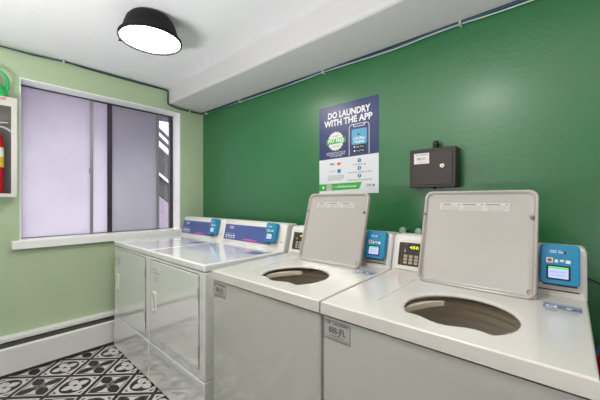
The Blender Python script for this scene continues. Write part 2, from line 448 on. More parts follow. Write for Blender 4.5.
lamp(-1.935, 0.768, 'black dome lamp with glowing white diffuser on the ceiling near the window')
lamp(-0.56, 0.24, 'black dome lamp on the ceiling above the viewer')

# ------------------------------------------------------------------ card reader, shared by the machines
def card_reader(parent, M0, w=0.099, h=0.128):
    """M0: frame on the console face, x right, y up, z out; origin at lower left of the reader"""
    d = 0.034
    bm = bmesh.new()
    prism(bm, rrect(w, h, 0.012, 5, w / 2, h / 2), 0.0, d, M0)
    r = obj('card_reader', bm, 'teal', parent, bevel=0.004, seg=3)
    bm = bmesh.new(); prism(bm, rrect(w * 0.60, h * 0.36, 0.003, 3, w * 0.47, h * 0.29), d - 0.001, d + 0.0016, M0)
    obj('screen_bezel', bm, 'black', r)
    bm = bmesh.new(); prism(bm, rrect(w * 0.50, h * 0.28, 0.001, 2, w * 0.47, h * 0.29), d, d + 0.0022, M0)
    obj('screen', bm, 'screen', r)
    bm = bmesh.new(); prism(bm, rrect(w * 0.50, h * 0.045, 0.0005, 1, w * 0.47, h * 0.40), d, d + 0.0026, M0)
    obj('screen_bar', bm, 'screen_green', r)
    bm = bmesh.new()
    text(bm, 'PRESS START', 0.006, M0 @ Matrix.Translation((w * 0.47, h * 0.30, d + 0.0026)), w=w * 0.4)
    text(bm, 'TO BEGIN', 0.006, M0 @ Matrix.Translation((w * 0.47, h * 0.22, d + 0.0026)), w=w * 0.34)
    obj('screen_text', bm, 'ink_blue', r, smooth=False)
    bm = bmesh.new()
    text(bm, 'CSC Go', 0.013, M0 @ Matrix.Translation((w * 0.42, h * 0.81, d + 0.0006)), w=w * 0.34, bold=0.02)
    obj('lettering', bm, 'ink_white', r, smooth=False)
    bm = bmesh.new(); prism(bm, rrect(0.008, 0.009, 0.003, 3, w * 0.64, h * 0.80), d - 0.001, d + 0.0008, M0); obj('logo_dot', bm, 'navy', r)
    bm = bmesh.new(); prism(bm, rrect(0.005, 0.008, 0.002, 3, w * 0.70, h * 0.81), d - 0.001, d + 0.0010, M0); obj('logo_dot', bm, 'ink_green', r)
    bm = bmesh.new(); prism(bm, rrect(w * 0.17, h * 0.13, 0.001, 1, w * 0.25, h * 0.59), d - 0.001, d + 0.0008, M0); obj('sticker', bm, 'label_white', r)
    bm = bmesh.new(); prism(bm, rrect(w * 0.11, h * 0.085, 0.001, 1, w * 0.25, h * 0.59), d - 0.001, d + 0.0012, M0); obj('sticker_mark', bm, 'ink_red', r)
    bm = bmesh.new()
    for k, (xa, ww, hh) in enumerate(((0.42, 0.08, 0.08), (0.56, 0.10, 0.05), (0.71, 0.12, 0.08))):
        prism(bm, rrect(w * ww, h * hh, 0.001, 1, w * xa, h * (0.575 + 0.015 * (k % 2))), d - 0.001, d + 0.0008, M0)
    obj('payment_icons', bm, 'label_white', r)
    bm = bmesh.new(); prism(bm, rrect(w * 0.86, 0.009, 0.002, 2, w * 0.5, 0.0), 0.0, d - 0.006, M0); obj('card_slot', bm, 'black', r)
    return r

# ------------------------------------------------------------------ washer
WW = 0.690
def deck_z(y): return 0.915 + 0.030 * y
def make_washer(label):
    t = thing('washing_machine', label, 'washing machine', (-0.645, 0.825, 0), group='white top loading washing machines')
    D = 0.695
    # hollow cabinet
    bm = bmesh.new()
    e = 0.0018; y0 = 0.010
    out = rrect(WW - 2 * e, D - y0, 0.008, 3, WW / 2, (D + y0) / 2); inn = rrect(WW - 2 * e - 0.012, D - y0 - 0.012, 0.006, 3, WW / 2, (D + y0) / 2)
    loops(bm, [[(x, y, 0.026) for x, y in inn], [(x, y, 0.860) for x, y in inn], [(x, y, 0.864) for x, y in out], [(x, y, 0.02) for x, y in out]], True, False)
    n = len(out); vs = list(bm.verts)[-n:]; bm.faces.new(vs)
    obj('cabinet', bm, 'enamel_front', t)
    for fxx in (0.06, WW - 0.06):
        for fy in (0.07, D - 0.07):
            bm = bmesh.new(); lathe(bm, [(0.0005, 0), (0.022, 0), (0.022, 0.008), (0.009, 0.01), (0.009, 0.021), (0.0005, 0.021)], 16, (fxx, fy, 0)); obj('foot', bm, 'black', t)
    # top deck with opening
    cx, cy, R = 0.385, 0.205, 0.158
    def hole(a, grow=0.0):
        x = (R + grow) * math.cos(a); y = (R + grow) * math.sin(a)
        # three soft lobes along the front of the opening
        lim = -0.112 - 0.012 * math.cos(x / (R) * PI * 1.9 + 0.6) - grow
        if y < lim:
            k = (y - lim); y = lim + k * 0.08
        return x, y
    angs = [2 * PI * i / 96 for i in range(96)]
    def rectpt(a, inset):
        x0, x1, ya, yb = inset - cx, WW - inset - cx, inset - cy, D - cy
        dx, dy = math.cos(a), math.sin(a); ts = []
        if dx > 1e-9: ts.append(x1 / dx)
        if dx < -1e-9: ts.append(x0 / dx)
        if dy > 1e-9: ts.append(yb / dy)
        if dy < -1e-9: ts.append(ya / dy)
        k = min(ts); return dx * k, dy * k
    for c in ((-cx, -cy), (WW - cx, -cy), (-cx, D - cy), (WW - cx, D - cy)):
        a = math.atan2(c[1], c[0]) % (2 * PI); i = min(range(96), key=lambda j: abs(angs[j] - a)); angs[i] = a
    def ring(fn, dz, flat=None):
        r = []
        for a in angs:
            x, y = fn(a); yy = y + cy
            r.append((x + cx, yy, (deck_z(yy) + dz) if flat is None else flat))
        return r
    g = 0.006
    rings = [ring(lambda a: rectpt(a, 0.0), 0, 0.872), ring(lambda a: rectpt(a, 0.0), -g), ring(lambda a: rectpt(a, g * 0.12), -g * 0.6),
             ring(lambda a: rectpt(a, g * 0.4), -g * 0.22), ring(lambda a: rectpt(a, g), 0.0),
             ring(lambda a: hole(a, 0.016), 0.0), ring(lambda a: hole(a, 0.010), -0.001), ring(lambda a: hole(a, 0.004), -0.0025),
             ring(lambda a: hole(a, 0.0005), -0.006), ring(lambda a: hole(a, 0.0), -0.010), ring(lambda a: hole(a, 0.004), -0.014), ring(lambda a: hole(a, 0.03), -0.016)]
    bm = bmesh.new(); loops(bm, rings)
    deck = obj('top_deck', bm, 'enamel', t)
    wn = deck.modifiers.new('weighted_normals', 'WEIGHTED_NORMAL'); wn.weight = 100; wn.keep_sharp = True
    bm = bmesh.new()
    tube(bm, [(0.150, 0.115, deck_z(0.115) - 0.004), (0.1505, 0.13, deck_z(0.13) - 0.0015), (0.158, 0.46, deck_z(0.46) - 0.0015)], 0.004, 10)
    obj('deck_ridge', bm, 'enamel', deck)
    # tub ring, drum, agitator
    bm = bmesh.new(); lathe(bm, [(0.25, 0.868), (0.225, 0.880), (0.200, 0.878), (0.190, 0.866), (0.192, 0.852), (0.205, 0.842), (0.222, 0.832), (0.222, 0.81), (0.25, 0.81)], 72, (cx - 0.02, cy + 0.06, 0))
    obj('tub_ring', bm, 'tub_ring', t)
    bm = bmesh.new()
    prof = [(0.232, 0.822)]
    z = 0.80
    while z > 0.46:
        prof += [(0.232, z), (0.226, z - 0.006), (0.226, z - 0.02), (0.232, z - 0.026)]; z -= 0.05
    prof += [(0.232, 0.44), (0.20, 0.40), (0.10, 0.385), (0.0005, 0.385)]
    lathe(bm, prof, 72, (cx - 0.02, cy + 0.06, 0)); obj('drum', bm, 'steel', t)
    bm = bmesh.new(); lathe(bm, [(0.16, 0.39), (0.13, 0.42), (0.075, 0.46), (0.055, 0.55), (0.05, 0.66), (0.042, 0.70), (0.02, 0.715), (0.0005, 0.717)], 40, (cx - 0.02, cy + 0.06, 0))
    for k in range(4):
        a = k * PI / 2 + 0.4; c2, s2 = math.cos(a), math.sin(a)
        prism(bm, [(0.03, 0.40), (0.16, 0.40), (0.12, 0.45), (0.075, 0.50), (0.06, 0.62), (0.03, 0.64)], -0.006, 0.006, frame((cx - 0.02, cy + 0.06, 0), (c2, s2, 0), (0, 0, 1)))
    obj('agitator', bm, 'agit', t)
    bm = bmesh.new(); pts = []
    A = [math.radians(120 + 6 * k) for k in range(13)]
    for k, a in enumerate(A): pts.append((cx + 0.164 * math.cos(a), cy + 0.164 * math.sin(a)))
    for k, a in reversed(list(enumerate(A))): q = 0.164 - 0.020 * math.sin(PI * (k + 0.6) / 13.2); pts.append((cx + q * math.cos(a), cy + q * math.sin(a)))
    prism(bm, pts, 0.878, 0.897); obj('ring_glint_pad', bm, 'tub_ring', t, bevel=0.003)  # cream pad shaped in place of a light reflection on the tub ring
    # lid, opened and leaning back against the console
    LWd, LH, th = 0.399, 0.393, 0.024
    up = Vector((0, 0.108, 0.370)).normalized()
    LM = frame((0.367 - LWd / 2 + 0.0, 0.449, deck_z(0.446) + 0.014), (1, 0, 0), up)
    LM = LM @ Matrix.Translation((-0.003, -0.014, 0))
    bm = bmesh.new()
    c = (LWd / 2, LH / 2)
    def RR(ins, r): return rrect(LWd - 2 * ins, LH - 2 * ins, r, 8, *c)
    def RV(ins, r, z): return [LM @ Vector((x, y, z)) for x, y in RR(ins, r)]
    loops(bm, [RV(0.006, 0.026, -th), RV(0.0, 0.030, -th + 0.005), RV(0.0, 0.03, -0.004), RV(0.002, 0.03, -0.001), RV(0.005, 0.028, 0.0), RV(0.008, 0.026, -0.001),
               RV(0.010, 0.025, -0.004), RV(0.014, 0.022, -0.012), RV(0.018, 0.02, -0.014)], True, True)
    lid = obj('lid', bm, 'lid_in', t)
    def LP(x, y, z): return LM @ Matrix.Translation((x, y, z))
    bm = bmesh.new()
    prism(bm, rrect(0.250, 0.034, 0.001, 1, 0.187, LH - 0.066), -0.0135, -0.0128, LM); st_ = obj('warning_label', bm, 'lid_label', lid, smooth=False)
    bm = bmesh.new()
    for k in range(3):
        x0 = 0.070 + k * 0.083
        prism(bm, rrect(0.050 if k else 0.03, 0.0045, 0.0003, 1, x0 + 0.022, LH - 0.0565), -0.0129, -0.0124, LM)
        prism(bm, rrect(0.006, 0.005, 0.0003, 1, x0 + 0.067, LH - 0.0565), -0.0129, -0.0124, LM)
        for q in range(4):
            text(bm, 'WARNING DO NOT WASH OR DRY ARTICLES'[q:30 - q * (k + 1)], 0.0052, LP(x0 + 0.036, LH - 0.0640 - q * 0.0052, -0.0127), w=0.072 - 0.007 * ((q + k) % 3))
    obj('label_text', bm, 'ink_grey', st_, smooth=False)
    for x in (0.009, LWd - 0.018):
        bm = bmesh.new(); lathe(bm, [(0.0005, 0.004), (0.004, 0.004), (0.0062, 0.001), (0.0062, -0.012)], 16, Mx=LP(x if x > 0.1 else 0.006, LH * 0.735, 0.0)); obj('rubber_bumper', bm, 'ink_grey', lid)
    bm = bmesh.new(); tube(bm, [LM @ Vector((LWd - 0.022 + 0.005 * math.cos(a), 0.026 + 0.006 * math.sin(a), -0.0125)) for a in [PI * 0.35 + k * 0.4 for k in range(11)]], 0.0012, 6)
    obj('hinge_slot', bm, 'gap', lid)
    for x in (0.012, LWd - 0.012):
        bm = bmesh.new(); p = LM @ Vector((x, 0.01, -0.016)); box(bm, p.x - 0.01, p.x + 0.01, p.y - 0.002, p.y + 0.03, deck_z(p.y) - 0.001, p.z + 0.006); obj('hinge', bm, 'console_white', lid, bevel=0.002)
    # console
    FM = console(t, 0.550, D, WW)
    # left control panel
    bm = bmesh.new()
    o_, i_ = rrect(0.30, 0.142, 0.006, 3, 0.168, 0.082), rrect(0.262, 0.108, 0.003, 3, 0.166, 0.084)
    loops(bm, [[FM @ Vector((x, y, 0.0)) for x, y in o_], [FM @ Vector((x, y, 0.008)) for x, y in o_], [FM @ Vector((x, y, 0.008)) for x, y in i_], [FM @ Vector((x, y, 0.0)) for x, y in i_]])
    obj('panel_frame', bm, 'console_white', t)
    bm = bmesh.new(); prism(bm, rrect(0.262, 0.108, 0.003, 3, 0.166, 0.084), 0.0, 0.003, FM); pn = obj('control_panel', bm, 'panel_dark', t)
    bm = bmesh.new()
    for cxk in (0.068, 0.093, 0.118):
        for r_ in range(3): prism(bm, rrect(0.017, 0.012, 0.002, 2, cxk, 0.045 + r_ * 0.015), 0.002, 0.0045, FM)
    obj('keys', bm, 'beige', pn)
    bm = bmesh.new(); text(bm, '450', 0.020, FM @ Matrix.Translation((0.105, 0.116, 0.0042)), w=0.042, bold=0.02); obj('display_digits', bm, 'digit', pn, smooth=False)
    bm = bmesh.new(); prism(bm, rrect(0.06, 0.024, 0.002, 2, 0.106, 0.116), 0.002, 0.0035, FM); obj('display', bm, 'black', pn)
    bm = bmesh.new()
    tube(bm, [FM @ Vector((x, y, 0.0035)) for x, y in ((0.048, 0.036), (0.048, 0.128), (0.075, 0.13))], 0.0006, 5)
    prism(bm, rrect(0.002, 0.018, 0.0005, 1, 0.063, 0.104), 0.002, 0.0042, FM); prism(bm, rrect(0.009, 0.008, 0.003, 3, 0.063, 0.097), 0.002, 0.0042, FM)
    obj('panel_marks', bm, 'beige', pn)
    # reader with recessed holder at the right
    card_reader(t, FM @ Matrix.Translation((0.567, 0.041, 0.004)), 0.105, 0.137)
    bm = bmesh.new(); prism(bm, rrect(0.112, 0.0035, 0.001, 1, 0.615, 0.022), 0.0, 0.0015, FM); obj('panel_gap', bm, 'gap', t)
    bm = bmesh.new(); prism(bm, [(0.562, 0.038), (0.672, 0.036), (0.672, 0.052), (0.562, 0.055)], 0.0, 0.010, FM); obj('reader_bracket', bm, 'console_white', t, bevel=0.002)
    # decal and instructions
    DM = frame((0, 0, deck_z(0)), (1, 0, 0), (0, 1, 0.030))
    bm = bmesh.new(); prism(bm, rrect(0.093, 0.058, 0.004, 3, 0.628, 0.430), 0.0, 0.0008, DM); dc = obj('deck_decal', bm, 'label_blue', t)
    bm = bmesh.new()
    prism(bm, rrect(0.026, 0.020, 0.001, 1, 0.602, 0.424), 0.0008, 0.0012, DM)
    text(bm, 'PAY WITH YOUR PHONE', 0.012, DM @ Matrix.Translation((0.632, 0.448, 0.0012)), w=0.07)
    prism(bm, [(0.636, 0.42), (0.644, 0.414), (0.652, 0.42), (0.644, 0.428)], 0.0008, 0.0013, DM)
    obj('decal_text', bm, 'ink_white', dc, smooth=False)
    bm = bmesh.new(); prism(bm, rrect(0.055, 0.018, 0.001, 1, 0.645, 0.421), 0.0007, 0.00095, DM); prism(bm, rrect(0.014, 0.011, 0.001, 1, 0.602, 0.424), 0.001, 0.0014, DM); obj('decal_mark', bm, 'ink_grey', dc, smooth=False)
    bm = bmesh.new(); text(bm, 'MOBILE APP', 0.014, DM @ Matrix.Translation((0.603, 0.384, 0.001)), w=0.030, bold=0.02); obj('small_print', bm, 'ink_blue', dc, smooth=False)
    bm = bmesh.new(); text(bm, 'SCAN TO START', 0.008, DM @ Matrix.Translation((0.645, 0.386, 0.001)), w=0.036); text(bm, 'AND PAY HERE', 0.008, DM @ Matrix.Translation((0.649, 0.377, 0.001)), w=0.036); obj('small_print', bm, 'ink_grey', dc, smooth=False)
    bm = bmesh.new()
    for k in range(5): text(bm, 'LOAD CLOTHES LOOSELY AND EVENLY'[k * 2:26 - k], 0.009, DM @ Matrix.Translation((0.062 + 0.003 * k, 0.52 - k * 0.026, 0.0007)), w=0.060 - 0.008 * (k % 2))
    obj('deck_instructions', bm, 'ink_red', t, smooth=False)
    # front plate
    F = frame((0, 0.0101, 0), (1, 0, 0), (0, 0, 1))
    bm = bmesh.new(); prism(bm, rrect(0.106, 0.064, 0.001, 1, 0.062, 0.822), 0.0, 0.0012, F); pl = obj('number_plate', bm, 'label_grey', t, smooth=False)
    bm = bmesh.new()
    text(bm, '888-JFL', 0.030, F @ Matrix.Translation((0.063, 0.823, 0.0014)), w=0.068, bold=0.01)
    text(bm, 'CSC  LAUNDRY', 0.011, F @ Matrix.Translation((0.062, 0.847, 0.0014)), w=0.094, bold=0.03)
    text(bm, 'FOR SERVICE CALL', 0.009, F @ Matrix.Translation((0.062, 0.805, 0.0014)), w=0.056)
    text(bm, 'GIVE MACHINE NUMBER AND LOCATION', 0.008, F @ Matrix.Translation((0.062, 0.796, 0.0014)), w=0.09)
    for (xa, xb, za, zb) in ((0.009, 0.115, 0.79, 0.7912), (0.009, 0.115, 0.8532, 0.8545), (0.009, 0.0102, 0.79, 0.8545), (0.1138, 0.115, 0.79, 0.8545)):
        prism(bm, [(xa, za), (xb, za), (xb, zb), (xa, zb)], 0.001, 0.0015, F)
    obj('plate_text', bm, 'ink_black', pl, smooth=False)
    return t

def console(t, yb, yback, w, h=0.17, dz0=None):
    """console body; returns frame on its sloping face (x right, y up, z out)"""
    zb = (deck_z(yb) if dz0 is None else dz0) - 0.002
    top = 1.10
    rise = top - 0.012 - zb; run = 0.040
    prof = [(yb, zb), (yb + run, top - 0.012), (yb + run + 0.006, top - 0.004), (yb + run + 0.016, top), (yback - 0.012, top), (yback - 0.003, top - 0.004), (yback, top - 0.014), (yback, zb)]
    yc, zc = (yb + yback) / 2 + 0.01, (zb + top) / 2
    def ringx(x, k):
        return [(x, yc + (p[0] - yc) * k, (zb + (p[1] - zb) * (k if p[1] > zb + 0.01 else 1))) for p in prof]
    rings = [ringx(0.0, 0.90), ringx(0.003, 0.96), ringx(0.010, 1.0), ringx(w - 0.010, 1.0), ringx(w - 0.003, 0.96), ringx(w, 0.90)]
    bm = bmesh.new(); loops(bm, rings, True, True)
    obj('console', bm, 'console_white', t)
    return frame((0, yb, zb), (1, 0, 0), (0, run, rise))

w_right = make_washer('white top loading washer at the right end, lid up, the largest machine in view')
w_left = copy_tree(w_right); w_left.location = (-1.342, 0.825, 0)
for ch in w_left.children:
    if ch.name.startswith('lid'): ch.location = (0.018, 0, 0)
w_left['label'] = 'white top loading washer with lid up next to the dryers, below the poster'

# ------------------------------------------------------------------ dryer
DW = 0.7335
def make_dryer(label):
    t = thing('dryer', label, 'dryer', (-2.19, 0.854, 0), group='white front loading dryers')
    D = 0.746; H = 0.918
    bm = bmesh.new(); box(bm, 0.002, DW - 0.002, 0.004, D, 0.283, 0.872); obj('cabinet', bm, 'dryer_front', t, bevel=0.006)
    bm = bmesh.new(); box(bm, 0.002, DW - 0.002, 0.0, D - 0.001, 0.012, 0.279); obj('base_panel', bm, 'dryer_front', t, bevel=0.004)
    bm = bmesh.new(); box(bm, 0.0, DW, 0.0, D, 0.875, H); obj('top_deck', bm, 'enamel_dryer', t, bevel=0.010, seg=3)
    for fxx in (0.06, DW - 0.06):
        for fy in (0.07, D - 0.07):
            bm = bmesh.new(); lathe(bm, [(0.0005, 0), (0.022, 0), (0.022, 0.006), (0.009, 0.008), (0.009, 0.014), (0.0005, 0.014)], 16, (fxx, fy, 0)); obj('foot', bm, 'black', t)
    F = frame((0, 0.004, 0), (1, 0, 0), (0, 0, 1))
    x0, x1, z0, z1 = 0.055, 0.672, 0.338, 0.855
    cx, cz = (x0 + x1) / 2, (z0 + z1) / 2
    bm = bmesh.new(); prism(bm, rrect(x1 - x0 + 0.007, z1 - z0 + 0.007, 0.012, 4, cx, cz), 0.0, 0.0008, F); obj('door_gasket', bm, 'gap', t, smooth=False)
    bm = bmesh.new(); prism(bm, rrect(x1 - x0, z1 - z0, 0.010, 4, cx, cz), 0.0, 0.007, F); dr = obj('door', bm, 'dryer_front', t, bevel=0.0025)
    hx, hz = 0.108, 0.583
    bm = bmesh.new()
    A = [rrect(0.056, 0.135, 0.006, 3, hx, hz), rrect(0.050, 0.129, 0.005, 3, hx, hz), rrect(0.034, 0.105, 0.005, 3, hx, hz), rrect(0.030, 0.100, 0.004, 3, hx, hz)]
    loops(bm, [[F @ Vector((x, y, z)) for x, y in a] for a, z in zip(A, (0.0072, 0.015, 0.015, 0.0075))], False, True)
    hd = obj('handle', bm, 'label_white', dr)
    bm = bmesh.new(); prism(bm, rrect(0.022, 0.095, 0.004, 3, hx + 0.006, hz), 0.0072, 0.0079, F); obj('finger_recess', bm, 'ink_grey', hd, smooth=False)
    for hzz in (0.752, 0.434):
        bm = bmesh.new(); tube(bm, [F @ Vector((x1 + 0.001, hzz - 0.035, 0.006)), F @ Vector((x1 + 0.001, hzz + 0.035, 0.006))], 0.0045, 10); obj('hinge', bm, 'label_grey', t)
    bm = bmesh.new(); prism(bm, rrect(0.115, 0.095, 0.002, 1, 0.135, 0.765), 0.007, 0.0078, F); sk = obj('sticker', bm, 'label_white', dr, smooth=False)
    bm = bmesh.new()
    text(bm, 'CSC', 0.020, F @ Matrix.Translation((0.115, 0.800, 0.0082)), w=0.04, bold=0.02)
    text(bm, '888-JFM', 0.022, F @ Matrix.Translation((0.135, 0.775, 0.0082)), w=0.085)
    for k in range(3): text(bm, 'FOR SERVICE CALL US NOW'[:20 - k * 3], 0.010, F @ Matrix.Translation((0.135, 0.753 - k * 0.013, 0.0082)), w=0.085 - 0.012 * k)
    obj('sticker_text', bm, 'ink_grey', sk, smooth=False)
    FM = console(t, 0.598, D, DW, dz0=H)
    S = 0.016
    bm = bmesh.new(); prism(bm, rrect(0.575, 0.124, 0.003, 3, 0.012 + 0.2875, 0.092), 0.0, 0.004, FM); pn = obj('control_panel', bm, 'panel_blue', t)
    bm = bmesh.new()
    text(bm, 'CSC', 0.026, FM @ Matrix.Translation((0.105, 0.128, 0.0044)), w=0.055, bold=0.03)
    for k in range(4):
        prism(bm, rrect(0.024, 0.010, 0.004, 2, 0.050 + k * 0.034, 0.062), 0.003, 0.0044, FM)
        prism(bm, rrect(0.020, 0.006, 0.002, 2, 0.050 + k * 0.034, 0.046), 0.003, 0.0044, FM)
    prism(bm, [(0.03, 0.078), (0.15, 0.078), (0.15, 0.0795), (0.03, 0.0795)], 0.003, 0.0044, FM)
    obj('panel_lettering', bm, 'ink_white', pn, smooth=False)
    bm = bmesh.new(); prism(bm, [(0.25, 0.040), (0.36, 0.036), (0.45, 0.040), (0.43, 0.046), (0.33, 0.050)], 0.003, 0.0044, FM); obj('pink_streak', bm, 'pink', pn, smooth=False)
    card_reader(t, FM @ Matrix.Translation((0.562, 0.050, 0.006)), 0.104, 0.135)
    bm = bmesh.new(); lathe(bm, [(0.0005, 0.004), (0.004, 0.004), (0.005, 0.0)], 12, Mx=FM @ Matrix.Translation((0.70, 0.06, 0))); obj('console_screw', bm, 'ink_grey', t)
    DM = frame((0, 0, H), (1, 0, 0), (0, 1, 0))
    bm = bmesh.new(); prism(bm, rrect(0.105, 0.085, 0.004, 3, 0.640, 0.425), 0.0, 0.0009, DM); dc = obj('deck_decal', bm, 'decal_dark', t)
    bm = bmesh.new(); prism(bm, rrect(0.060, 0.030, 0.001, 1, 0.655, 0.42), 0.0005, 0.0012, DM); obj('decal_mark', bm, 'ink_grey', dc, smooth=False)
    bm = bmesh.new(); text(bm, 'PAY WITH YOUR PHONE', 0.014, DM @ Matrix.Translation((0.64, 0.455, 0.0012)), w=0.08); obj('decal_text', bm, 'ink_white', dc, smooth=False)
    return t
d_right = make_dryer('white front loading dryer with blue control panel next to the washers')
d_left = copy_tree(d_right); d_left.location = (-2.926, 0.854, 0)
d_left['label'] = 'white front loading dryer with blue control panel in the corner under the window'

# ------------------------------------------------------------------ poster on the green wall
po = thing('poster', 'navy and white laundry app poster on the dark green wall above the left washer', 'poster', (-1.393, BW, 1.314))
PM = frame((0, -0.0005, 0), (1, 0, 0), (0, 0, 1))
PW, PH = 0.483, 0.634
def PT(x, y, z=0.0024): return PM @ Matrix.Translation((x, y, z))
bm = bmesh.new()
n = 12
g = [[PM @ Vector((PW * i / n, PH * j / 14, 0.0006 + 0.008 * ((i / n) ** 4) * (0.2 + 0.8 * j / 14))) for i in range(n + 1)] for j in range(15)]
prism(bm, [(0, 0), (PW, 0), (PW, PH), (0, PH)], 0.0, 0.0012, PM); sheet = obj('sheet', bm, 'paper', po, smooth=False)
bm = bmesh.new(); prism(bm, [(0, 0.248), (PW, 0.258), (PW, PH), (0, PH)], 0.001, 0.0016, PM); obj('navy_field', bm, 'navy', po, smooth=False)
bm = bmesh.new()
text(bm, 'DO LAUNDRY', 0.062, PT(0.250, 0.560), w=0.345, bold=0.035)
text(bm, 'WITH THE APP', 0.062, PT(0.244, 0.505), w=0.392, bold=0.035)
obj('headline', bm, 'ink_white', po, smooth=False)
# badge
bm = bmesh.new(); pts = []
for k in range(36):
    r = 0.070 if k % 2 else 0.063; a = 2 * PI * k / 36; pts.append((0.148 + r * math.cos(a), 0.375 + r * math.sin(a)))
prism(bm, pts, 0.0015, 0.0022, PM); bd = obj('badge', bm, 'label_white', po, smooth=False)
bm = bmesh.new(); prism(bm, [(0.068, 0.355), (0.236, 0.360), (0.232, 0.396), (0.066, 0.391)], 0.002, 0.0027, PM); obj('badge_ribbon', bm, 'ink_green', bd, smooth=False)
bm = bmesh.new(); text(bm, 'PAY FREE', 0.034, PT(0.150, 0.376, 0.0030), w=0.135, bold=0.03); obj('ribbon_lettering', bm, 'ink_white', bd, smooth=False)
bm = bmesh.new(); text(bm, 'LAUNDRY', 0.014, PT(0.148, 0.410, 0.0026), w=0.06); text(bm, 'WITH APP', 0.014, PT(0.148, 0.338, 0.0026), w=0.06); obj('badge_lettering', bm, 'ink_grey', bd, smooth=False)
bm = bmesh.new()
for k, s_ in enumerate(('DOWNLOAD THE APP TO START', 'AND PAY FOR YOUR LAUNDRY', 'WITH YOUR PHONE')): text(bm, s_, 0.015, PT(0.150, 0.293 - 0.0125 * k), w=(0.165, 0.16, 0.10)[k])
obj('fine_print', bm, 'ink_white', po, smooth=False)
# phone
bm = bmesh.new()
px0, px1, pz1, pz0 = 0.262, 0.415, 0.470, 0.262
o_ = [(px0, pz0), (px0, pz1 - 0.02), (px0 + 0.006, pz1 - 0.006), (px0 + 0.02, pz1), (px1 - 0.02, pz1), (px1 - 0.006, pz1 - 0.006), (px1, pz1 - 0.02), (px1, pz0)]
for a, b_ in zip(o_, o_[1:]):
    tube(bm, [PM @ Vector((a[0], a[1], 0.0016)), PM @ Vector((b_[0], b_[1], 0.0016))], 0.0024, 6)
prism(bm, [(0.292, 0.468), (0.298, 0.452), (0.38, 0.452), (0.386, 0.468), (0.381, 0.468), (0.376, 0.456), (0.302, 0.456), (0.297, 0.468)][::-1], 0.0014, 0.0024, PM)
ph = obj('phone_outline', bm, 'ink_white', po, smooth=False)
bm = bmesh.new(); prism(bm, rrect(0.116, 0.105, 0.012, 4, 0.340, 0.383), 0.0015, 0.0022, PM); obj('app_tile', bm, 'sky', ph, smooth=False)
bm = bmesh.new(); text(bm, 'CSCPay', 0.026, PT(0.340, 0.371, 0.0026), w=0.088, bold=0.02); text(bm, 'Mobile', 0.026, PT(0.340, 0.348, 0.0026), w=0.078, bold=0.02); obj('app_lettering', bm, 'ink_white', ph, smooth=False)
bm = bmesh.new(); prism(bm, [(0.345, 0.397), (0.354, 0.400), (0.360, 0.420), (0.350, 0.416)], 0.002, 0.0026, PM); obj('app_mark', bm, 'ink_green', ph, smooth=False)
bm = bmesh.new(); prism(bm, [(0.326, 0.394), (0.340, 0.392), (0.344, 0.404), (0.330, 0.406)], 0.002, 0.0026, PM); obj('app_mark', bm, 'navy', ph, smooth=False)
for zz in (0.315, 0.288):
    bm = bmesh.new(); prism(bm, rrect(0.095, 0.022, 0.003, 2, 0.340, zz), 0.0015, 0.0021, PM); bt_ = obj('store_button', bm, 'black', ph, smooth=False)
    bm = bmesh.new(); text(bm, 'App Store' if zz > 0.3 else 'Google Play', 0.013, PT(0.347, zz, 0.0024), w=0.062); prism(bm, rrect(0.012, 0.012, 0.004, 2, 0.304, zz), 0.002, 0.0024, PM); obj('button_lettering', bm, 'ink_white', bt_, smooth=False)
# payment marks
bm = bmesh.new(); text(bm, 'VISA', 0.020, PT(0.118, 0.212, 0.002), w=0.042, bold=0.03); obj('payment_mark', bm, 'navy', po, smooth=False)
bm = bmesh.new(); lathe(bm, [(0.0005, 0.001), (0.011, 0.001), (0.011, 0), (0.0005, 0)], 20, Mx=PT(0.172, 0.212, 0.0012)); obj('payment_mark', bm, 'ink_red', po, smooth=False)
bm = bmesh.new(); lathe(bm, [(0.0005, 0.0012), (0.011, 0.0012), (0.011, 0), (0.0005, 0)], 20, Mx=PT(0.184, 0.212, 0.0012)); obj('payment_mark', bm, 'orange', po, smooth=False)
bm = bmesh.new(); text(bm, 'DISCOVER', 0.011, PT(0.118, 0.160, 0.002), w=0.044, bold=0.02); obj('payment_mark', bm, 'orange', po, smooth=False)
bm = bmesh.new(); prism(bm, rrect(0.028, 0.026, 0.002, 1, 0.178, 0.160), 0.0011, 0.002, PM); obj('payment_mark', bm, 'ink_blue', po, smooth=False)
bm = bmesh.new(); text(bm, 'ADD FUNDS WITH YOUR CARD', 0.014, PT(0.150, 0.126, 0.002), w=0.135); obj('fine_print', bm, 'ink_green', po, smooth=False)
bm = bmesh.new(); text(bm, 'AND EARN A BONUS ON YOUR', 0.012, PT(0.150, 0.112, 0.002), w=0.14); text(bm, 'FIRST LOADS', 0.012, PT(0.14, 0.099, 0.002), w=0.12); obj('fine_print', bm, 'ink_grey', po, smooth=False)
for k, zz in enumerate((0.222, 0.170, 0.118)):
    bm = bmesh.new(); lathe(bm, [(0.0005, 0.001), (0.014, 0.001), (0.014, 0), (0.0005, 0)], 24, Mx=PT(0.342, zz, 0.0012)); dd = obj('step_disc', bm, 'ink_blue', po, smooth=False)
    bm = bmesh.new(); text(bm, '123'[k], 0.022, PT(0.342, zz, 0.0026), bold=0.02); obj('step_number', bm, 'ink_white', dd, smooth=False)
    bm = bmesh.new(); text(bm, ('Download the app', 'Scan or enter the machine number', 'Choose your cycle and press start')[k], 0.015, PT(0.342, zz - 0.026, 0.002), w=(0.10, 0.185, 0.19)[k]); obj('step_lettering', bm, 'ink_black', po, smooth=False)
bm = bmesh.new(); prism(bm, [(0, 0.018), (0.340, 0.030), (0.362, 0.076), (0, 0.070)], 0.0011, 0.0018, PM); gb = obj('green_banner', bm, 'ink_green', po, smooth=False)
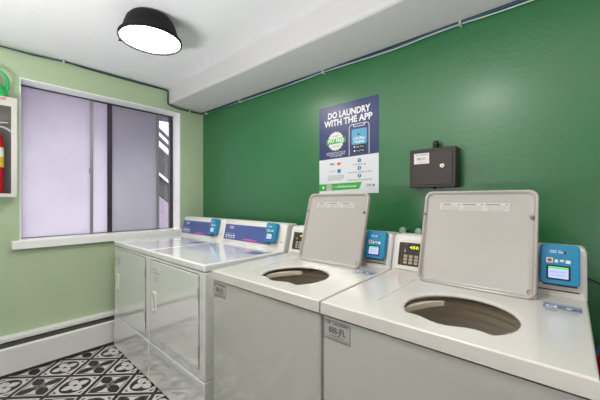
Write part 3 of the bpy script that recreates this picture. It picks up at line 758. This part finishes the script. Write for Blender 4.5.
bm = bmesh.new(); text(bm, 'or visit', 0.014, PT(0.145, 0.048), w=0.048); text(bm, 'laundryservice.com', 0.018, PT(0.245, 0.050), w=0.145, bold=0.03)
obj('banner_lettering', bm, 'ink_white', gb, smooth=False)
bm = bmesh.new(); prism(bm, rrect(0.014, 0.016, 0.001, 1, 0.038, 0.045), 0.0016, 0.0023, PM); obj('banner_icon', bm, 'ink_white', gb, smooth=False)
bm = bmesh.new(); prism(bm, rrect(0.046, 0.052, 0.002, 1, 0.090, 0.047), 0.0016, 0.0022, PM); obj('blank_square', bm, 'label_grey', gb, smooth=False)
bm = bmesh.new(); text(bm, 'CSC', 0.022, PT(0.415, 0.052, 0.002), w=0.042, bold=0.02); obj('logo', bm, 'navy', po, smooth=False)
bm = bmesh.new(); prism(bm, rrect(0.013, 0.015, 0.005, 3, 0.448, 0.052), 0.0011, 0.002, PM); obj('logo_dot', bm, 'ink_blue', po, smooth=False)
bm = bmesh.new()
bm.free()

# ------------------------------------------------------------------ lock box on the green wall
lb = thing('lock_box', 'brown metal lock box with nickel lock on the dark green wall', 'lock box', (-0.676, BW, 1.336))
BWd, BH, BD = 0.241, 0.212, 0.085
KM = frame((0, 0, 0), (1, 0, 0), (0, 0, 1))
bm = bmesh.new(); box(bm, 0, BWd, -BD, 0, 0, BH); bx_ = obj('box_body', bm, 'box_brown', lb, bevel=0.004)
bm = bmesh.new(); prism(bm, rrect(BWd - 0.026, BH - 0.026, 0.002, 1, BWd / 2, BH / 2), BD - 0.001, BD + 0.0008, KM); obj('door_seam', bm, 'box_dark', lb, smooth=False)
bm = bmesh.new(); prism(bm, rrect(BWd - 0.032, BH - 0.032, 0.002, 1, BWd / 2, BH / 2), BD - 0.001, BD + 0.0035, KM); bdoor = obj('box_door', bm, 'box_brown', lb, bevel=0.001)
bm = bmesh.new(); prism(bm, rrect(0.082, 0.058, 0.001, 1, 0.068, 0.160), BD + 0.003, BD + 0.0042, KM); lbl = obj('label', bm, 'label_white', bdoor, smooth=False)
bm = bmesh.new()
text(bm, '888-JFL', 0.022, KM @ Matrix.Translation((0.068, 0.158, BD + 0.0046)), w=0.052, bold=0.01); text(bm, 'CSC LAUNDRY', 0.010, KM @ Matrix.Translation((0.068, 0.180, BD + 0.0046)), w=0.068, bold=0.03)
text(bm, 'FOR SERVICE CALL', 0.008, KM @ Matrix.Translation((0.068, 0.140, BD + 0.0046)), w=0.05)
obj('label_text', bm, 'ink_grey', lbl, smooth=False)
bm = bmesh.new(); lathe(bm, [(0.014, 0.0), (0.014, 0.006), (0.011, 0.010), (0.006, 0.010), (0.005, 0.013), (0.0005, 0.013)], 24, Mx=KM @ Matrix.Translation((0.178, 0.113, BD + 0.0035))); lk = obj('lock', bm, 'brass', bdoor)
bm = bmesh.new(); prism(bm, rrect(0.003, 0.009, 0.001, 1, 0.178, 0.113), BD + 0.015, BD + 0.0172, KM); obj('keyhole', bm, 'black', lk)
bm = bmesh.new(); lathe(bm, [(0.0005, 0), (0.015, 0), (0.015, 0.02), (0.018, 0.022), (0.018, 0.030), (0.013, 0.032), (0.013, 0.046), (0.0005, 0.048)], 20, (0.128, -0.035, BH)); obj('conduit_fitting', bm, 'black', lb)
bm = bmesh.new(); lathe(bm, [(0.0005, -0.010), (0.010, -0.010), (0.010, 0.0), (0.0005, 0.0)], 20, (0.128, -0.06, 0)); obj('bottom_fitting', bm, 'black', lb)

# ------------------------------------------------------------------ fire extinguisher cabinet on the sage wall
cb = thing('extinguisher_cabinet', 'white metal fire extinguisher cabinet with open front on the sage wall', 'cabinet', (LW, 0.243, 1.290))
cw, chh, cd = 0.29, 0.70, 0.115           # extends towards -y
bm = bmesh.new()
for a in ((0.0, 0.004, -cw, 0, 0, chh), (0.004, cd - 0.013, -0.006, 0, 0, chh), (0.004, cd - 0.013, -cw, -cw + 0.006, 0, chh), (0.004, cd - 0.013, -cw + 0.006, -0.006, 0, 0.006), (0.004, cd - 0.013, -cw + 0.006, -0.006, chh - 0.006, chh)):
    box(bm, *a)
obj('cabinet_shell', bm, 'cab_white', cb, smooth=False)
bm = bmesh.new()
for a in ((-0.030, 0, 0, chh), (-cw, -cw + 0.030, 0, chh), (-cw + 0.030, -0.030, 0, 0.024), (-cw + 0.030, -0.030, chh - 0.062, chh)):
    box(bm, cd - 0.012, cd + 0.002, a[0], a[1], a[2], a[3])
obj('front_frame', bm, 'cab_white', cb, smooth=False)
bm = bmesh.new(); box(bm, 0.004, 0.006, -cw + 0.006, -0.006, 0.006, chh - 0.006); box(bm, 0.006, cd - 0.012, -0.008, -0.006, 0.006, chh - 0.006); box(bm, 0.006, cd - 0.012, -cw + 0.006, -0.008, 0.006, 0.008)
obj('lining', bm, 'cab_in', cb, smooth=False)
bm = bmesh.new(); text(bm, 'FIRE EXTINGUISHER', 0.026, frame((cd + 0.0025, -0.155, chh - 0.017), (0, 1, 0), (0, 0, 1)), w=0.20, bold=0.02); obj('lettering', bm, 'ink_red', cb, smooth=False)
fe = thing('fire_extinguisher', 'red fire extinguisher with yellow label standing inside the white cabinet', 'fire extinguisher', (LW + 0.058, 0.134, 1.298))
bm = bmesh.new(); lathe(bm, [(0.0005, 0), (0.040, 0), (0.045, 0.006), (0.046, 0.37), (0.042, 0.405), (0.028, 0.432), (0.016, 0.442), (0.014, 0.46), (0.0005, 0.46)], 40)
cyl = obj('cylinder', bm, 'red', fe)
bm = bmesh.new(); lathe(bm, [(0.0464, 0.20), (0.0470, 0.20), (0.0470, 0.34), (0.0464, 0.34)], 40); lab = obj('label', bm, 'yellow', cyl)
bm = bmesh.new(); lathe(bm, [(0.0471, 0.275), (0.0474, 0.275), (0.0474, 0.335), (0.0471, 0.335)], 40); obj('label_band', bm, 'label_white', lab)
bm = bmesh.new(); lathe(bm, [(0.017, 0.455), (0.017, 0.485), (0.0005, 0.488)], 20); obj('valve', bm, 'silver', fe)
bm = bmesh.new(); tube(bm, smooth_path([(0.0, -0.01, 0.478), (0.012, 0.03, 0.486), (0.02, 0.062, 0.474), (0.02, 0.082, 0.458)]), 0.006, 8); obj('carry_handle', bm, 'silver', fe)
bm = bmesh.new(); tube(bm, smooth_path([(0.0, -0.012, 0.495), (0.012, 0.03, 0.515), (0.02, 0.066, 0.518)]), 0.005, 8); obj('lever', bm, 'silver', fe)

# green jug on top of the cabinet
jg = thing('green_jug', 'bright green plastic jug with loop handle on top of the white cabinet', 'jug', (LW + 0.07, 0.125, 1.290 + chh))
bm = bmesh.new()
sec = [(0.0, 0.060, 0.028, 0.018), (0.004, 0.066, 0.032, 0.018), (0.03, 0.064, 0.032, 0.013), (0.06, 0.060, 0.030, 0.004), (0.09, 0.052, 0.026, -0.008), (0.115, 0.034, 0.020, -0.022), (0.135, 0.018, 0.018, -0.034), (0.15, 0.018, 0.018, -0.036)]
loops(bm, [[(b_ * math.cos(2 * PI * k / 32), c_ + a_ * math.sin(2 * PI * k / 32), z_) for k in range(32)] for z_, a_, b_, c_ in sec], True, True)
obj('jug_body', bm, 'jug', jg)
bm = bmesh.new(); tube(bm, smooth_path([(0, 0.055, 0.022), (0, 0.072, 0.075), (0, 0.074, 0.125), (0, 0.056, 0.165), (0, 0.018, 0.190), (0, -0.03, 0.188), (0, -0.045, 0.165), (0, -0.038, 0.118)]), 0.0095, 10)
obj('loop_handle', bm, 'jug', jg)
bm = bmesh.new(); tube(bm, smooth_path([(0.0325, -0.02, 0.060), (0.033, 0.010, 0.058), (0.031, 0.028, 0.052)]), 0.006, 8); obj('red_mark', bm, 'ink_red', jg)

# ------------------------------------------------------------------ cables along the ceiling
def cable(pts, r, m, label, sub=6):
    bm = bmesh.new(); tube(bm, smooth_path(pts, sub), r, 8); return tag(obj('cable', bm, m), label, 'cable')
xc = LW + 0.010
cable([(LW + 0.03, BW - 0.012, 2.221), (-2.6, BW - 0.012, 2.218), (-2.342, BW - 0.012, 2.213), (-2.05, BW - 0.012, 2.208), (-1.789, BW - 0.012, 2.207), (-1.55, BW - 0.012, 2.207), (-1.34, BW - 0.012, 2.211), (-1.1, BW - 0.012, 2.203), (-0.894, BW - 0.012, 2.196), (-0.763, BW - 0.012, 2.195), (-0.6, BW - 0.012, 2.202), (-0.431, BW - 0.012, 2.204), (-0.3, BW - 0.012, 2.198), (-0.1, BW - 0.012, 2.196), (0.5, BW - 0.012, 2.20), (1.7, BW - 0.012, 2.20)],
      0.0038, 'cable_white', 'thin pale cable running under the others along the dark green wall')
cable([(xc, -1.6, 2.372), (xc, -0.4, 2.372), (xc, 0.163, 2.372), (xc, 0.40, 2.378), (xc + 0.002, 0.53, 2.385), (xc + 0.012, 0.72, 2.374), (xc + 0.012, 1.1, 2.372), (xc + 0.012, 1.345, 2.374), (xc + 0.018, 1.362, 2.35), (xc + 0.018, 1.362, 2.262), (xc + 0.018, 1.38, 2.234),
       (xc + 0.012, 1.5, 2.218), (xc + 0.010, 1.72, 2.220), (LW + 0.04, BW - 0.022, 2.230), (-2.342, BW - 0.010, 2.224), (-1.789, BW - 0.010, 2.216), (-1.34, BW - 0.010, 2.219), (-0.894, BW - 0.010, 2.210), (-0.6, BW - 0.010, 2.210), (-0.431, BW - 0.010, 2.213), (0.5, BW - 0.010, 2.212), (1.7, BW - 0.010, 2.212)],
      0.005, 'cable_black', 'black cable tucked into the corner where wall meets ceiling')
cable([(xc + 0.009, -1.6, 2.355), (xc + 0.009, -0.2, 2.360), (xc + 0.009, 0.163, 2.366), (xc + 0.009, 0.34, 2.366), (xc + 0.007, 0.46, 2.376), (xc - 0.002, 0.60, 2.388), (xc - 0.002, 0.9, 2.390), (xc - 0.002, 1.2, 2.389), (xc - 0.002, 1.357, 2.384), (xc + 0.004, 1.368, 2.35), (xc + 0.004, 1.368, 2.262), (xc + 0.002, 1.38, 2.240),
       (xc, 1.5, 2.228), (xc, 1.72, 2.226), (LW + 0.05, BW - 0.022, 2.220), (-2.342, BW - 0.020, 2.214), (-1.789, BW - 0.020, 2.208), (-1.34, BW - 0.020, 2.213), (-1.1, BW - 0.020, 2.206), (-0.894, BW - 0.020, 2.200), (-0.7, BW - 0.020, 2.203), (-0.431, BW - 0.020, 2.208), (0.5, BW - 0.020, 2.205), (1.7, BW - 0.020, 2.205)],
      0.004, 'cable_blue', 'blue cable running between the pale and black cables along the ceiling edge')
def clip(loc, ax, label):
    bm = bmesh.new()
    if ax == 'y': box(bm, 0, 0.030, -0.006, 0.006, -0.016, 0.012); lathe(bm, [(0.0005, 0.036), (0.006, 0.036), (0.006, 0.028)], 12, Mx=frame((0, 0, -0.010), (0, 1, 0), (0, 0, 1)))
    else: box(bm, -0.006, 0.006, -0.030, 0, -0.016, 0.012); lathe(bm, [(0.0005, 0.036), (0.006, 0.036), (0.006, 0.028)], 12, Mx=frame((0, 0, -0.010), (1, 0, 0), (0, 0, 1)))
    o = obj('cable_clip', bm, 'clip', bevel=0.003); o.location = loc
    tag(o, label, 'clip', 'clips holding the ceiling cables')
clip((LW, 0.525, 2.384), 'y', 'cable clip on the sage wall above the window')
clip((LW, 1.60, 2.214), 'y', 'cable clip on the sage wall right under the soffit')
clip((-2.95, BW, 2.220), 'x', 'cable clip in the room corner under the soffit')
clip((-2.342, BW, 2.217), 'x', 'cable clip on the dark green wall near the room corner')
clip((-1.345, BW, 2.212), 'x', 'cable clip on the dark green wall just left above the poster')
clip((-0.431, BW, 2.207), 'x', 'cable clip on the dark green wall above the lock box')

# ------------------------------------------------------------------ valves and hoses behind the washers
def valve(x, label):
    t = thing('water_valve', label, 'water valve', (x, BW, 1.090), group='water valves behind the console')
    bm = bmesh.new(); A = frame((0, 0, 0), (1, 0, 0), (0, 0, 1))
    lathe(bm, [(0.0005, 0), (0.009, 0), (0.009, 0.05), (0.012, 0.052), (0.012, 0.06), (0.0005, 0.06)], 16, Mx=A); obj('stem', bm, 'silver', t)
    bm = bmesh.new(); pts = []
    for k in range(24):
        r = 0.019 + 0.0015 * math.cos(k * PI); pts.append((r * math.cos(2 * PI * k / 24), r * math.sin(2 * PI * k / 24)))
    prism(bm, pts, 0.058, 0.078, A); obj('knob', bm, 'valve', t, bevel=0.005, seg=3)
valve(-0.722, 'pale round water valve knob above the console, left of the pair')
valve(-0.631, 'pale round water valve knob above the console, right of the pair beside the open lid')
bm = bmesh.new(); tube(bm, smooth_path([(0.105, BW - 0.05, 0.02), (0.10, BW - 0.07, 0.25), (0.096, BW - 0.09, 0.48), (0.094, BW - 0.085, 0.60), (0.094, BW - 0.08, 0.662)]), 0.020, 12)
hs = tag(obj('red_hose', bm, 'red'), 'red hose hanging on the dark green wall at the right edge behind the washer', 'hose')
bm = bmesh.new(); tube(bm, smooth_path([(0.30, BW - 0.05, 0.60), (0.20, BW - 0.07, 0.665), (0.14, BW - 0.085, 0.700), (0.095, BW - 0.095, 0.690), (0.066, BW - 0.12, 0.62), (0.062, BW - 0.13, 0.52), (0.062, BW - 0.13, 0.30), (0.062, BW - 0.13, 0.02)]), 0.008, 10)
tag(obj('drain_hose', bm, 'cable_blue'), 'thin slate blue hose curling over the red hose at the right edge', 'hose')
bm = bmesh.new(); tube(bm, smooth_path([(-0.05, BW - 0.006, 1.00), (0.02, BW - 0.006, 0.955), (0.08, BW - 0.006, 0.925), (0.14, BW - 0.006, 0.905), (0.4, BW - 0.006, 0.86)]), 0.0035, 8)
tag(obj('power_cord', bm, 'cable_black'), 'thin dark cord on the dark green wall at the right edge', 'cord')

# added fill lights, unseen behind the viewer, aimed up at the ceiling
al = bpy.data.lights.new('bounce_light', 'AREA'); al.shape = 'DISK'; al.size = 0.9; al.energy = 54; al.color = (1.0, 0.98, 0.975)
ao = bpy.data.objects.new('bounce_light', al); COL.objects.link(ao); ao.location = (-1.25, -0.85, 1.0); ao.rotation_euler = (math.radians(180), 0, 0)

al2 = al.copy(); al2.energy = 18; al2.size = 0.6
ao2 = bpy.data.objects.new('bounce_light', al2); COL.objects.link(ao2); ao2.location = (0.6, 0.1, 0.8); ao2.rotation_euler = (math.radians(180), 0, 0)

# ------------------------------------------------------------------ world, camera, view
w = bpy.data.worlds.new('World'); bpy.context.scene.world = w; w.use_nodes = True
bg = w.node_tree.nodes['Background']; bg.inputs['Color'].default_value = (0.95, 0.94, 1.0, 1); bg.inputs['Strength'].default_value = 5.5

cam = bpy.data.cameras.new('camera'); co = bpy.data.objects.new('camera', cam); COL.objects.link(co)
cam.sensor_width = 36; cam.lens = 18.0; cam.clip_start = 0.02; cam.shift_y = 0.5 / 600
co.location = (0, 0, 1.265); co.rotation_euler = (math.radians(90), 0, math.radians(41.93))
bpy.context.scene.camera = co
sc = bpy.context.scene
sc.view_settings.view_transform = 'Standard'; sc.view_settings.look = 'None'; sc.view_settings.gamma = 1; sc.view_settings.use_curve_mapping = False
sc.view_settings.exposure = 0.3
